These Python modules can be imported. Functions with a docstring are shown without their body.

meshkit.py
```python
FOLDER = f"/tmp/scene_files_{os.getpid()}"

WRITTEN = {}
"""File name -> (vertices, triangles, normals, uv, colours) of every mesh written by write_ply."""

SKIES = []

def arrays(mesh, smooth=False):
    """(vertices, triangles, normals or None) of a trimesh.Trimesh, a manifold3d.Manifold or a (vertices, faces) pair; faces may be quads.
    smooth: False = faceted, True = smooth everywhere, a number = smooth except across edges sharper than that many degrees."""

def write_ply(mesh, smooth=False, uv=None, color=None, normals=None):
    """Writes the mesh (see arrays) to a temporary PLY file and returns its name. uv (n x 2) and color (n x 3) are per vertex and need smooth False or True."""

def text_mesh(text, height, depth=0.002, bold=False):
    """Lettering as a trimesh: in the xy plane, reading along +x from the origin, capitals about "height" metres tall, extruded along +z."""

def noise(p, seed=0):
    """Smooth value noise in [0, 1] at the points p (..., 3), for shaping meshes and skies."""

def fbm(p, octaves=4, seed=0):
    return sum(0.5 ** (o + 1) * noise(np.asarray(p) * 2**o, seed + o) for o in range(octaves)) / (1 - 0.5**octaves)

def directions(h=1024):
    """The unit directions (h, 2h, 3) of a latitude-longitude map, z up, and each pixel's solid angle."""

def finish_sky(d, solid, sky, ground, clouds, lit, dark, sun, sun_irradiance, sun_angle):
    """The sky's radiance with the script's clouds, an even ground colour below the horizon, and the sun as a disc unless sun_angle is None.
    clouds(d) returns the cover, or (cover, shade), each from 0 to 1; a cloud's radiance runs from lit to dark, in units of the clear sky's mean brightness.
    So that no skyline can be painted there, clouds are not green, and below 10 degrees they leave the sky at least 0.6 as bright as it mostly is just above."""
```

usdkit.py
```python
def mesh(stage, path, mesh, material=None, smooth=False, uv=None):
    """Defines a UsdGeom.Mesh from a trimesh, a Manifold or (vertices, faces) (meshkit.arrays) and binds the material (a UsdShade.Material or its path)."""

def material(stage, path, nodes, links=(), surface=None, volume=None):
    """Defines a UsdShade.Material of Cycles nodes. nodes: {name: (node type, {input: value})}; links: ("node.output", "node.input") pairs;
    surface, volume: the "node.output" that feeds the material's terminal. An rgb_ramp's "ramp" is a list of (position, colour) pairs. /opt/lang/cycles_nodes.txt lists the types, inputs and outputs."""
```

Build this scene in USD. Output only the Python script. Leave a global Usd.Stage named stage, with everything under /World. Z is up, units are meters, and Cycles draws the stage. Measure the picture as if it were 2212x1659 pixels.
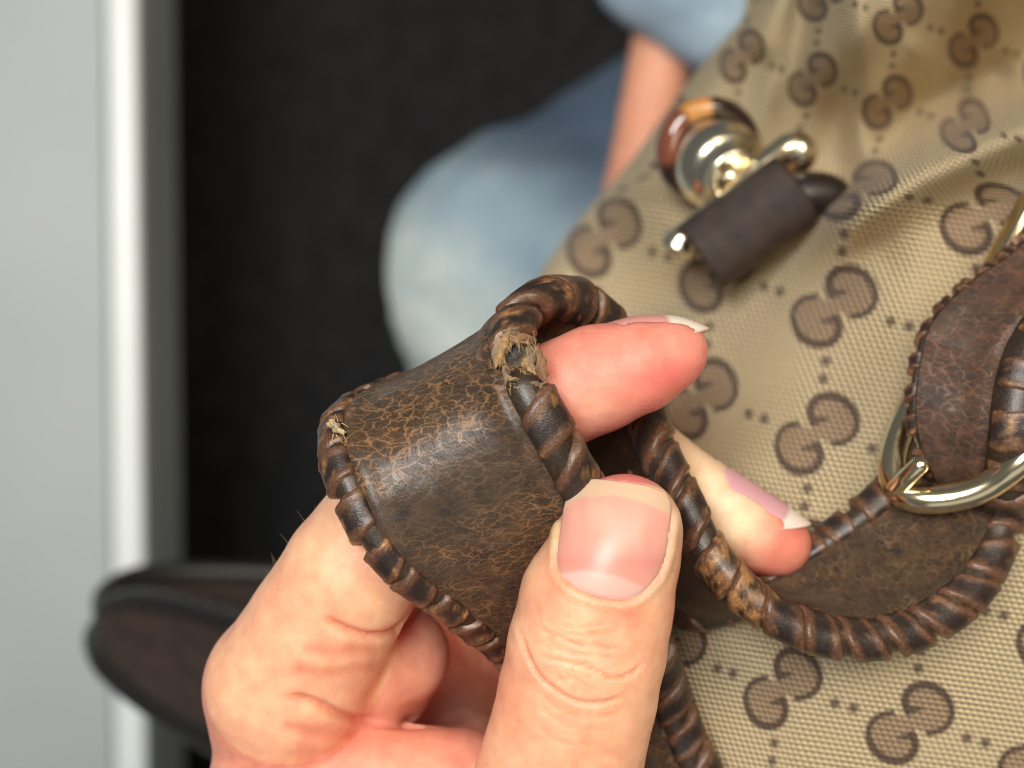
import math, random
import numpy as np, trimesh, usdkit, meshkit
from scipy.ndimage import distance_transform_edt, map_coordinates, gaussian_filter
from scipy.interpolate import LinearNDInterpolator
from scipy.spatial import cKDTree
from pxr import Usd, UsdGeom, UsdLux, UsdShade, Gf, Sdf, Vt

stage = Usd.Stage.CreateInMemory()
UsdGeom.SetStageUpAxis(stage, 'Z'); UsdGeom.SetStageMetersPerUnit(stage, 1.0)
UsdGeom.Xform.Define(stage, '/World'); UsdGeom.Scope.Define(stage, '/World/Looks')
rng = np.random.default_rng(7); random.seed(7)

# ------------------------------------------------------------------ camera and light
EYE = np.array([0.0, 0.0, 0.95])                       # the phone, held over the lap, looking down
FOCUS = 0.183
cam = UsdGeom.Camera.Define(stage, '/World/camera')
UsdGeom.XformCommonAPI(cam).SetTranslate(Gf.Vec3d(*EYE))
cam.CreateHorizontalApertureAttr(35.0); cam.CreateVerticalApertureAttr(26.25); cam.CreateFocalLengthAttr(50.0)
cam.CreateFocusDistanceAttr(FOCUS); cam.CreateFStopAttr(50.0 / 3.7); cam.CreateClippingRangeAttr(Gf.Vec2f(0.01, 50))
cam.CreateExposureAttr(-0.06)

def aim(prim, pos, target):
    z = np.array(pos, float) - np.array(target, float); z /= np.linalg.norm(z)
    x = np.cross([0, 0, 1.0], z) if abs(z[2]) < .999 else np.array([1.0, 0, 0]); x /= np.linalg.norm(x); y = np.cross(z, x)
    m = Gf.Matrix4d(*x, 0, *y, 0, *z, 0, *map(float, pos), 1)
    UsdGeom.Xformable(prim).AddTransformOp().Set(m)

def lamp(name, pos, target, w, h, color, power):
    l = UsdLux.RectLight.Define(stage, '/World/' + name)
    l.CreateWidthAttr(w); l.CreateHeightAttr(h); l.CreateColorAttr(Gf.Vec3f(*color)); l.CreateIntensityAttr(power)
    aim(l, pos, target)

SUBJECT = (0, 0, .76)
lamp('window_light', (-.46, .40, 2.5), SUBJECT, .65, .85, (1.0, .975, .93), 27)
lamp('ceiling_lamp', (.75, .75, 2.5), SUBJECT, .6, .6, (1.0, .86, .64), 17)
lamp('ceiling_lamp_001', (.05, 1.25, 2.5), SUBJECT, .5, .5, (1.0, .86, .64), 8)
lamp('room_light', (.2, -1.3, 2.3), SUBJECT, 1.6, 1.0, (1.0, .95, .88), .5)
usdkit.material(stage, '/World/Looks/surroundings', {'b': ('background_shader', {'color': (.86, .88, .90), 'strength': .13})}, surface='b.background')
dome = UsdLux.DomeLight.Define(stage, '/World/surroundings_light')
UsdShade.MaterialBindingAPI.Apply(dome.GetPrim()).Bind(UsdShade.Material.Get(stage, '/World/Looks/surroundings'))

# ------------------------------------------------------------------ units: millimetres as seen from the eye (x right, y up, z towards the eye)
K = 0.7 / 2212
def P(x, y, d):
    x, y, d = np.broadcast_arrays(np.asarray(x, float), np.asarray(y, float), np.asarray(d, float))
    return np.stack([(x - 1106) * K * d, (829.5 - y) * K * d, -d], -1)
def PX(p):
    d = -p[..., 2]
    return p[..., 0] / (K * d) + 1106, 829.5 - p[..., 1] / (K * d)
def lin(r, g, b):
    c = np.array([r, g, b], float) / 255
    return np.where(c <= .04045, c / 12.92, ((c + .055) / 1.055) ** 2.4)
def unit(v): return v / np.maximum(np.linalg.norm(v, axis=-1, keepdims=True), 1e-9)
def sstep(a, b, x):
    t = np.clip((x - a) / (b - a), 0, 1); return t * t * (3 - 2 * t)
def spline(pts, n):
    """n points along a Catmull-Rom curve through pts (m, k), evenly spread over the parameter."""
    p = np.asarray(pts, float); p = np.vstack([2 * p[0] - p[1], p, 2 * p[-1] - p[-2]])
    u = np.linspace(0, len(p) - 3, n); i = np.minimum(u.astype(int), len(p) - 4); t = (u - i)[:, None]
    a, b, c, d = p[i], p[i + 1], p[i + 2], p[i + 3]
    return .5 * (2 * b + (c - a) * t + (2 * a - 5 * b + 4 * c - d) * t ** 2 + (3 * b - a - 3 * c + d) * t ** 3)

# ------------------------------------------------------------------ prims
used, base_of = {}, {}
def numbered(parent, name):
    k = used.get((parent, name), 0); used[(parent, name)] = k + 1
    return f'{parent}/{name}' + (f'_{k:03d}' if k else '')
def meta(prim, label=None, cat=None, group=None, kind=None):
    for k, v in (('label', label), ('category', cat), ('group', group), ('kind', kind)):
        if v: prim.SetCustomDataByKey(k, v)
def world(p): return np.asarray(p, float) / 1000 + EYE
def thing(name, label, cat, base, **kw):
    path = numbered('/World', name); x = UsdGeom.Xform.Define(stage, path)
    b = world(base); x.AddTranslateOp().Set(Gf.Vec3d(*map(float, b))); base_of[path] = b
    meta(x.GetPrim(), label, cat, **kw); return path
def root_of(path): return '/'.join(path.split('/')[:3])
def part(parent, name, v, f, mat, smooth=True, col=None, uv=None, label=None, **kw):
    path = numbered(parent, name)
    off = base_of.get(root_of(parent), np.zeros(3)) if parent != '/World' else np.zeros(3)
    m = usdkit.mesh(stage, path, (world(v) - off, f), f'/World/Looks/{mat}', smooth=smooth, uv=uv)
    if col is not None:
        UsdGeom.PrimvarsAPI(m).CreatePrimvar('col', Sdf.ValueTypeNames.Color3fArray, 'vertex').Set(Vt.Vec3fArray.FromNumpy(np.asarray(col, np.float32)))
    meta(m.GetPrim(), label, **kw); return path
def curves(parent, name, strands, widths, mat, **kw):
    path = numbered(parent, name); off = base_of[root_of(parent)]
    c = UsdGeom.BasisCurves.Define(stage, path); c.CreateTypeAttr('linear')
    pts = np.vstack([world(s) - off for s in strands])
    c.CreatePointsAttr(Vt.Vec3fArray.FromNumpy(pts.astype(np.float32)))
    c.CreateCurveVertexCountsAttr(Vt.IntArray([len(s) for s in strands]))
    w = np.concatenate([np.linspace(a, b, len(s)) for s, (a, b) in zip(strands, widths)]) / 1000
    c.CreateWidthsAttr(Vt.FloatArray.FromNumpy(w.astype(np.float32))); c.SetWidthsInterpolation('vertex')
    UsdShade.MaterialBindingAPI.Apply(c.GetPrim()).Bind(UsdShade.Material.Get(stage, f'/World/Looks/{mat}'))
    meta(c.GetPrim(), **kw); return path

def gridfaces(n, m, wrap=False):
    i, j = np.meshgrid(np.arange(n - 1), np.arange(m if wrap else m - 1), indexing='ij')
    a = i * m + j; b = i * m + (j + 1) % m; c = (i + 1) * m + (j + 1) % m; d = (i + 1) * m + j
    q = np.stack([a, b, c, d], -1).reshape(-1, 4)
    return np.vstack([q[:, [0, 1, 2]], q[:, [0, 2, 3]]])
def shell(front, back):
    """Closed mesh from two (n, m, 3) grids; returns vertices, faces (front first)."""
    n, m = front.shape[:2]; v = np.vstack([front.reshape(-1, 3), back.reshape(-1, 3)]); N = n * m
    f = gridfaces(n, m); g = f[:, ::-1] + N
    idx = np.arange(N).reshape(n, m); loop = np.concatenate([idx[0, :], idx[1:, -1], idx[-1, -2::-1], idx[-2:0:-1, 0]])
    l2 = np.roll(loop, -1); side = np.vstack([np.stack([loop, loop + N, l2 + N], 1), np.stack([loop, l2 + N, l2], 1)])
    return v, np.vstack([f, g, side])
def fixed(v, f):
    t = trimesh.Trimesh(v, f, process=False)
    if t.volume < 0: f = f[:, ::-1]
    return v, f
def frame(c, ref):
    """Tangent, outward (ref made perpendicular) and binormal along a curve."""
    t = unit(np.gradient(c, axis=0)); o = unit(ref - (ref * t).sum(-1, keepdims=True) * t); return t, o, np.cross(t, o)
def tube(c, r, m=20, caps=True, ref=None):
    c = np.asarray(c, float); r = np.broadcast_to(np.asarray(r, float), (len(c),))
    if ref is None:
        t = unit(np.gradient(c, axis=0)); ref = np.zeros_like(c); a = np.array([0, 0, 1.0]) if abs(t[0, 2]) < .9 else np.array([1.0, 0, 0])
        for i in range(len(c)): a = unit(a - (a @ t[i]) * t[i]); ref[i] = a
    t, o, b = frame(c, ref)
    ph = np.arange(m) / m * 2 * math.pi
    v = c[:, None] + r[:, None, None] * (np.cos(ph)[None, :, None] * o[:, None] + np.sin(ph)[None, :, None] * b[:, None])
    f = gridfaces(len(c), m, True); v = v.reshape(-1, 3)
    if caps:
        v = np.vstack([v, c[0], c[-1]]); k = np.arange(m); n0 = len(v) - 2; e = (len(c) - 1) * m
        f = np.vstack([f, np.stack([(k + 1) % m, k, np.full(m, n0)], 1), np.stack([e + k, e + (k + 1) % m, np.full(m, n0 + 1)], 1)])
    return fixed(v, f)

# ------------------------------------------------------------------ implicit bodies
def chain(nodes, flat=1.0):
    """nodes: (x, y, depth, radius in pixels). A tapered limb, flattened towards the eye by flat."""
    n = np.array(nodes, float); return P(n[:, 0], n[:, 1], n[:, 2]), n[:, 3] * K * n[:, 2], flat
def chain_sdf(g, ch):
    c, r, flat = ch; best = None
    s = np.array([1, 1, 1 / flat]); g = g * s; c = c * s
    for i in range(len(c) - 1):
        ab = c[i + 1] - c[i]; t = np.clip(((g - c[i]) @ ab) / (ab @ ab), 0, 1)
        d = np.linalg.norm(g - c[i] - t[..., None] * ab, axis=-1) - (r[i] + (r[i + 1] - r[i]) * t)
        best = d if best is None else smin(best, d, .6)
    return best * (flat if flat < 1 else 1)
def smin(a, b, k):
    h = np.clip(.5 + .5 * (b - a) / k, 0, 1); return b + (a - b) * h - k * h * (1 - h)
def surface(groups, step, lo, hi):
    """groups: (chain, blend). Surface nets of the smooth union."""
    n = [int(math.ceil((hi[k] - lo[k]) / step)) + 1 for k in range(3)]
    F = np.full(n, 9.0, np.float32)
    for ch, k in groups:
        c, r, flat = ch; pad = r.max() + 4
        i0 = [max(0, int((c[:, a].min() - pad - lo[a]) / step)) for a in range(3)]
        i1 = [min(n[a], int((c[:, a].max() + pad - lo[a]) / step) + 2) for a in range(3)]
        if any(i1[a] <= i0[a] for a in range(3)): continue
        ax = [lo[a] + step * np.arange(i0[a], i1[a]) for a in range(3)]
        g = np.stack(np.meshgrid(*ax, indexing='ij'), -1)
        sl = tuple(slice(i0[a], i1[a]) for a in range(3)); F[sl] = smin(F[sl], chain_sdf(g, ch), k)
    return nets(F, step, lo)
def nets(F, step, lo):
    inside = F < 0; c = [slice(0, -1), slice(1, None)]
    s = sum(inside[c[i], c[j], c[k]].astype(np.int8) for i in (0, 1) for j in (0, 1) for k in (0, 1))
    act = (s > 0) & (s < 8); ijk = np.argwhere(act); idx = np.full(act.shape, -1, np.int64); idx[act] = np.arange(len(ijk))
    tot = np.zeros((len(ijk), 3)); cnt = np.zeros(len(ijk))
    for axis in range(3):
        e = np.eye(3, dtype=int)[axis]; o1, o2 = [np.eye(3, dtype=int)[a] for a in range(3) if a != axis]
        for p in (0, 1):
            for q in (0, 1):
                a = ijk + p * o1 + q * o2; b = a + e
                fa, fb = F[tuple(a.T)], F[tuple(b.T)]; x = (fa < 0) != (fb < 0)
                t = np.where(x, fa / np.where(x, fa - fb, 1), 0)
                tot += np.where(x[:, None], a + t[:, None] * e, 0); cnt += x
    v = tot / cnt[:, None] * step + np.array(lo); faces = []
    for axis in range(3):
        e = np.eye(3, dtype=int)[axis]; u, w = [np.eye(3, dtype=int)[(axis + k) % 3] for k in (1, 2)]
        A = inside[tuple(slice(0, -1) if k == axis else slice(None) for k in range(3))]; B = inside[tuple(slice(1, None) if k == axis else slice(None) for k in range(3))]
        at = np.argwhere(A != B); ok = np.all((at @ np.eye(3, dtype=int) >= (u + w)), 1) & np.all(at < np.array(act.shape) + 0, 1)
        at = at[ok]; sgn = A[tuple(at.T)]
        q = np.stack([idx[tuple((at - d).T)] for d in (0 * u, u, u + w, w)], 1)
        good = (q >= 0).all(1); q, sgn = q[good], sgn[good]
        q = np.where(sgn[:, None], q, q[:, ::-1]); faces.append(q)
    q = np.vstack(faces); return v, np.vstack([q[:, [0, 1, 2]], q[:, [0, 2, 3]]])
def relax(v, f, it=6, lam=.5, mu=-.52):
    import scipy.sparse as sp
    e = np.vstack([f[:, [0, 1]], f[:, [1, 2]], f[:, [2, 0]]]); e = np.vstack([e, e[:, ::-1]])
    A = sp.csr_matrix((np.ones(len(e)), (e[:, 0], e[:, 1])), (len(v), len(v))); A.data[:] = 1
    d = np.asarray(A.sum(1)).ravel()
    for i in range(it):
        for k in (lam, mu): v = v + k * ((A @ v) / d[:, None] - v)
    return v
def normals(v, f):
    n = np.zeros_like(v); fn = np.cross(v[f[:, 1]] - v[f[:, 0]], v[f[:, 2]] - v[f[:, 0]])
    for k in range(3): np.add.at(n, f[:, k], fn)
    return unit(n)
def seg_dist(x, y, line):
    """Distance in pixels from points to a polyline, and the parameter (0..1) of the nearest point."""
    line = spline(line, 24) if len(line) > 2 else np.asarray(line, float)
    best = np.full(x.shape, 1e9); par = np.zeros(x.shape); p = np.stack([x, y], -1)
    for i in range(len(line) - 1):
        ab = line[i + 1] - line[i]; t = np.clip(((p - line[i]) @ ab) / (ab @ ab), 0, 1)
        d = np.linalg.norm(p - line[i] - t[..., None] * ab, axis=-1); w = d < best
        best = np.where(w, d, best); par = np.where(w, (i + t) / (len(line) - 1), par)
    return best, par

# ------------------------------------------------------------------ materials
def mat(name, nodes, links, surface='p.BSDF'): usdkit.material(stage, '/World/Looks/' + name, nodes, links, surface=surface)
OBJ = ('geometry', {})
mat('skin', {'a': ('attribute', {'attribute': 'col'}), 'g': OBJ,
    'n1': ('noise_texture', {'scale': 420.0, 'detail': 3.0}), 'n2': ('noise_texture', {'scale': 90.0, 'detail': 2.0}),
    'v': ('voronoi_texture', {'scale': 2600.0, 'feature': 'distance_to_edge'}), 'n3': ('noise_texture', {'scale': 5200.0, 'detail': 2.0}),
    'r1': ('rgb_ramp', {'ramp': [(.25, (.86, .80, .80)), (.75, (1.08, 1.10, 1.10))]}), 'm1': ('mix', {'mix_type': 'multiply', 'fac': 1.0}),
    'r2': ('rgb_ramp', {'ramp': [(.3, (1.0, .90, .88)), (.7, (1.0, 1.05, 1.06))]}), 'm2': ('mix', {'mix_type': 'multiply', 'fac': 1.0}),
    'h': ('math', {'math_type': 'multiply_add', 'value2': .35}), 'b': ('bump', {'strength': .32, 'distance': .0004}),
    'p': ('principled_bsdf', {'roughness': .41, 'subsurface_method': 'random_walk', 'subsurface_weight': .55, 'subsurface_scale': .0016, 'subsurface_radius': (1.0, .42, .25), 'specular_ior_level': .42})},
    [('g.position', 'n1.vector'), ('g.position', 'n2.vector'), ('g.position', 'v.vector'), ('g.position', 'n3.vector'), ('n1.fac', 'r1.fac'), ('n2.fac', 'r2.fac'),
     ('a.color', 'm1.color1'), ('r1.color', 'm1.color2'), ('m1.color', 'm2.color1'), ('r2.color', 'm2.color2'), ('m2.color', 'p.base_color'),
     ('v.distance', 'h.value1'), ('n3.fac', 'h.value3'), ('h.value', 'b.height'), ('b.normal', 'p.normal')])
mat('nail', {'a': ('attribute', {'attribute': 'col'}), 'p': ('principled_bsdf', {'roughness': .40, 'subsurface_weight': .3, 'subsurface_scale': .0008, 'coat_weight': .10, 'coat_roughness': .35}),
    'u': ('texture_coordinate', {}), 'mp': ('mapping', {'scale': (60.0, 2.0, 1.0)}), 'n': ('noise_texture', {'scale': 1.0, 'detail': 2.0}), 'b': ('bump', {'strength': .12, 'distance': .0001})},
    [('a.color', 'p.base_color'), ('u.UV', 'mp.vector'), ('mp.vector', 'n.vector'), ('n.fac', 'b.height'), ('b.normal', 'p.normal'), ('b.normal', 'p.coat_normal')])

def leather(name, dark, mid, tan, crack, rough, bump=.6):
    """Worn leather; texture coordinates are millimetres along and across the strap."""
    mat(name, {'u': ('texture_coordinate', {}), 'g': OBJ,
        'w': ('noise_texture', {'scale': .9, 'detail': 5.0, 'roughness': .68}), 'ws': ('vector_math', {'math_type': 'multiply_add', 'vector2': (1.35, 1.35, 0), 'vector3': (-.675, -.675, 0)}),
        'wa': ('vector_math', {'math_type': 'add'}), 'mp': ('mapping', {'scale': (1.15, .56, 1.0)}),
        'v': ('voronoi_texture', {'scale': 1.0, 'feature': 'distance_to_edge'}), 'vr': ('rgb_ramp', {'ramp': [(0, (1, 1, 1)), (.035, (.85, .85, .85)), (.07, (.15, .15, .15)), (.11, (0, 0, 0))]}),
        'mp2': ('mapping', {'scale': (3.5, 2.1, 1.0)}), 'v2': ('voronoi_texture', {'scale': 1.0, 'feature': 'distance_to_edge'}), 'vr2': ('rgb_ramp', {'ramp': [(0, (.8, .8, .8)), (.035, (.5, .5, .5)), (.09, (0, 0, 0))]}),
        'big': ('noise_texture', {'scale': .22, 'detail': 3.0}), 'bigr': ('rgb_ramp', {'ramp': [(.36, (.28, .28, .28)), (.64, (1, 1, 1))]}), 'bm': ('mix', {'mix_type': 'multiply', 'fac': 1.0}), 'at': ('attribute', {'attribute': 'col'}), 'sc': ('separate_color', {}),
        'mid': ('noise_texture', {'scale': .8, 'detail': 3.0}), 'midr': ('rgb_ramp', {'ramp': [(.34, (.35, .35, .35)), (.60, (1, 1, 1))]}), 'vm': ('mix', {'mix_type': 'multiply', 'fac': 1.0}),
        'fib': ('noise_texture', {'scale': 4.6, 'detail': 5.0, 'roughness': .75, 'distortion': .6}), 'fibr': ('rgb_ramp', {'ramp': [(.36, (.1, .1, .1)), (.55, (1, 1, 1))]}),
        'fm': ('mapping', {'scale': (1.0, 2.2, 1.0)}), 'tone': ('noise_texture', {'scale': .33, 'detail': 4.0}),
        'toner': ('rgb_ramp', {'ramp': [(.3, tuple(dark)), (.72, tuple(mid))]}),
        'c0': ('mix', {'mix_type': 'add', 'use_clamp': True, 'fac': 1.0}), 'c1': ('mix', {'mix_type': 'multiply', 'fac': 1.0}), 'c2': ('mix', {'mix_type': 'multiply', 'fac': .75}),
        'bw': ('rgb_to_bw', {}), 'fac': ('math', {'math_type': 'multiply', 'value2': crack}),
        'mixc': ('mix', {'color2': tuple(tan)}), 'mix2': ('mix', {'mix_type': 'multiply', 'fac': .6}), 'fr3': ('rgb_ramp', {'ramp': [(.3, (.55, .5, .45)), (.7, (1.45, 1.35, 1.25))]}),
        'h': ('math', {'math_type': 'multiply_add', 'value2': -.7}), 'b': ('bump', {'strength': bump, 'distance': .0003}), 'b2': ('bump', {'strength': .45, 'distance': .0001}), 'gr': ('noise_texture', {'scale': 3.4, 'detail': 2.0}), 'gm': ('mapping', {'scale': (.7, 1.5, 1.0)}),
        'p': ('principled_bsdf', {'roughness': rough, 'specular_ior_level': .5, 'coat_roughness': .33})},
        [('u.UV', 'w.vector'), ('w.color', 'ws.vector1'), ('u.UV', 'wa.vector1'), ('ws.vector', 'wa.vector2'), ('wa.vector', 'mp.vector'), ('mp.vector', 'v.vector'), ('v.distance', 'vr.fac'),
         ('wa.vector', 'mp2.vector'), ('mp2.vector', 'v2.vector'), ('v2.distance', 'vr2.fac'), ('u.UV', 'big.vector'), ('big.fac', 'bigr.fac'),
         ('u.UV', 'fm.vector'), ('fm.vector', 'fib.vector'), ('fib.fac', 'fibr.fac'), ('u.UV', 'tone.vector'), ('tone.fac', 'toner.fac'),
         ('vr.color', 'c0.color1'), ('u.UV', 'mid.vector'), ('mid.fac', 'midr.fac'), ('vr2.color', 'vm.color1'), ('midr.color', 'vm.color2'), ('vm.color', 'c0.color2'), ('c0.color', 'c1.color1'), ('bigr.color', 'bm.color1'), ('at.color', 'sc.color'), ('sc.r', 'bm.color2'), ('sc.g', 'p.coat_weight'), ('bm.color', 'c1.color2'), ('c1.color', 'c2.color1'), ('fibr.color', 'c2.color2'),
         ('c2.color', 'bw.color'), ('bw.val', 'fac.value1'), ('fac.value', 'mixc.fac'), ('toner.color', 'mix2.color1'), ('fib.fac', 'fr3.fac'), ('fr3.color', 'mix2.color2'), ('mix2.color', 'mixc.color1'),
         ('mixc.color', 'p.base_color'), ('bw.val', 'h.value1'), ('fib.fac', 'h.value3'), ('h.value', 'b.height'), ('b.normal', 'p.normal'), ('u.UV', 'gm.vector'), ('gm.vector', 'gr.vector'), ('gr.fac', 'b2.height'), ('b2.normal', 'p.coat_normal')])
leather('strap_leather', lin(36, 29, 22), lin(80, 60, 40), lin(164, 118, 74), .9, .38, .85)
leather('tab_leather', lin(26, 20, 18), lin(52, 36, 30), lin(80, 52, 40), .4, .5)
leather('blurred_leather', lin(38, 29, 25), lin(76, 54, 41), lin(136, 88, 58), .8, .5)
mat('lace_leather', {'a': ('attribute', {'attribute': 'col'}), 'g': OBJ, 'n': ('noise_texture', {'scale': 1900.0, 'detail': 5.0, 'roughness': .7}), 'r': ('rgb_ramp', {'ramp': [(.3, (.45, .42, .42)), (.52, (.95, .93, .92)), (.72, (1.9, 1.75, 1.6))]}),
    'm': ('mix', {'mix_type': 'multiply', 'fac': .85}), 'n2': ('noise_texture', {'scale': 4200.0, 'detail': 3.0}), 'b': ('bump', {'strength': .45, 'distance': .00016}), 'p': ('principled_bsdf', {'roughness': .36, 'coat_weight': .1, 'coat_roughness': .25})},
    [('g.position', 'n.vector'), ('g.position', 'n2.vector'), ('n.fac', 'r.fac'), ('a.color', 'm.color1'), ('r.color', 'm.color2'), ('m.color', 'p.base_color'), ('n2.fac', 'b.height'), ('b.normal', 'p.normal')])
mat('suede', {'a': ('attribute', {'attribute': 'col'}), 'g': OBJ, 'n': ('noise_texture', {'scale': 2600.0, 'detail': 5.0, 'roughness': .75, 'distortion': 1.0}), 'r': ('rgb_ramp', {'ramp': [(.3, (.35, .33, .32)), (.6, (1.1, 1.1, 1.1))]}), 'm': ('mix', {'mix_type': 'multiply', 'fac': .9}),
    'b': ('bump', {'strength': .9, 'distance': .0003}), 'p': ('principled_bsdf', {'roughness': .85, 'sheen_weight': .2})},
    [('g.position', 'n.vector'), ('n.fac', 'r.fac'), ('a.color', 'm.color1'), ('r.color', 'm.color2'), ('m.color', 'p.base_color'), ('n.fac', 'b.height'), ('b.normal', 'p.normal')])
mat('fibre', {'p': ('principled_bsdf', {'base_color': tuple(lin(196, 160, 112)), 'roughness': .7})}, [])
mat('hair', {'p': ('principled_bsdf', {'base_color': tuple(lin(186, 156, 118)), 'roughness': .5})}, [])
mat('canvas', {'a': ('attribute', {'attribute': 'col'}), 'u': ('texture_coordinate', {}), 's': ('separate_xyz', {}),
    'u1': ('math', {'math_type': 'multiply', 'value2': 2 * math.pi / 15.0}), 'v1': ('math', {'math_type': 'multiply', 'value2': 2 * math.pi / 11.5}), 'half': ('math', {'math_type': 'multiply_add', 'value2': -.44}),
    'su': ('math', {'math_type': 'sine'}), 'sv': ('math', {'math_type': 'sine'}), 'pr0': ('math', {'math_type': 'multiply', 'value2': .85}), 'pr': ('math', {'math_type': 'multiply_add', 'value2': .6}),
    'n': ('noise_texture', {'scale': .09, 'detail': 4.0}), 'add': ('math', {'math_type': 'multiply_add', 'value2': .55}),
    'r': ('rgb_ramp', {'ramp': [(0, (.42, .40, .35)), (.42, (.92, .91, .90)), (1, (1.58, 1.56, 1.50))]}), 'mr': ('map_range', {'from_min': -1.2, 'from_max': 1.75}),
    'm': ('mix', {'mix_type': 'multiply', 'fac': 1.0}), 'b': ('bump', {'strength': .9, 'distance': .0005}), 'p': ('principled_bsdf', {'roughness': .75, 'sheen_weight': .08, 'specular_ior_level': .3})},
    [('u.UV', 's.vector'), ('s.x', 'u1.value1'), ('s.y', 'v1.value1'), ('v1.value', 'half.value1'), ('u1.value', 'half.value3'), ('half.value', 'su.value1'), ('v1.value', 'sv.value1'), ('sv.value', 'pr0.value1'), ('su.value', 'pr.value1'), ('pr0.value', 'pr.value3'),
     ('u.UV', 'n.vector'), ('n.fac', 'add.value1'), ('pr.value', 'add.value3'), ('add.value', 'mr.value'), ('mr.result', 'r.fac'), ('a.color', 'm.color1'), ('r.color', 'm.color2'), ('m.color', 'p.base_color'), ('pr.value', 'b.height'), ('b.normal', 'p.normal')])
mat('gold', {'p': ('principled_bsdf', {'base_color': (.90, .77, .50), 'metallic': 1.0, 'roughness': .17})}, [])
mat('silver', {'p': ('principled_bsdf', {'base_color': (.88, .80, .62), 'metallic': 1.0, 'roughness': .22})}, [])
mat('tortoiseshell', {'a': ('attribute', {'attribute': 'col'}), 'p': ('principled_bsdf', {'roughness': .12, 'coat_weight': .6})}, [('a.color', 'p.base_color')])
mat('denim', {'a': ('attribute', {'attribute': 'col'}), 'g': OBJ, 'mp': ('mapping', {'rotation': (0, 0, .9), 'scale': (620.0, 620.0, 620.0)}), 'w': ('wave_texture', {'scale': .5, 'distortion': .6, 'detail': 1.0}), 'n': ('noise_texture', {'scale': 45.0, 'detail': 6.0, 'roughness': .7}),
    'r': ('rgb_ramp', {'ramp': [(0, (.86, .87, .88)), (1, (1.08, 1.07, 1.06))]}), 'm': ('mix', {'mix_type': 'multiply', 'fac': .8}), 'r2': ('rgb_ramp', {'ramp': [(.3, (.72, .79, .86)), (.7, (1.18, 1.14, 1.1))]}), 'm2': ('mix', {'mix_type': 'multiply', 'fac': .9}),
    'p': ('principled_bsdf', {'roughness': .85})},
    [('g.position', 'mp.vector'), ('mp.vector', 'w.vector'), ('g.position', 'n.vector'), ('w.fac', 'r.fac'), ('a.color', 'm.color1'), ('r.color', 'm.color2'), ('n.fac', 'r2.fac'), ('m.color', 'm2.color1'), ('r2.color', 'm2.color2'), ('m2.color', 'p.base_color')])
mat('carpet', {'g': OBJ, 'n': ('noise_texture', {'scale': 60.0, 'detail': 5.0, 'roughness': .7}), 'r': ('rgb_ramp', {'ramp': [(.3, (.008, .0082, .0095)), (.7, (.022, .0215, .0225))]}), 'b': ('bump', {'strength': .6, 'distance': .004}), 'p': ('principled_bsdf', {'roughness': .95, 'specular_ior_level': .1})},
    [('g.position', 'n.vector'), ('n.fac', 'r.fac'), ('r.color', 'p.base_color'), ('n.fac', 'b.height'), ('b.normal', 'p.normal')])
def paint(name, color, rough):
    c = np.asarray(color)
    mat(name, {'g': OBJ, 'n': ('noise_texture', {'scale': 9.0, 'detail': 4.0}), 'r': ('rgb_ramp', {'ramp': [(.3, tuple(c * .95)), (.7, tuple(c * 1.04))]}), 'p': ('principled_bsdf', {'roughness': rough})},
        [('g.position', 'n.vector'), ('n.fac', 'r.fac'), ('r.color', 'p.base_color')])
paint('table_grey', lin(150, 158, 160), .45); paint('table_trim', lin(208, 214, 214), .35); paint('table_side', lin(160, 166, 166), .4)

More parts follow.
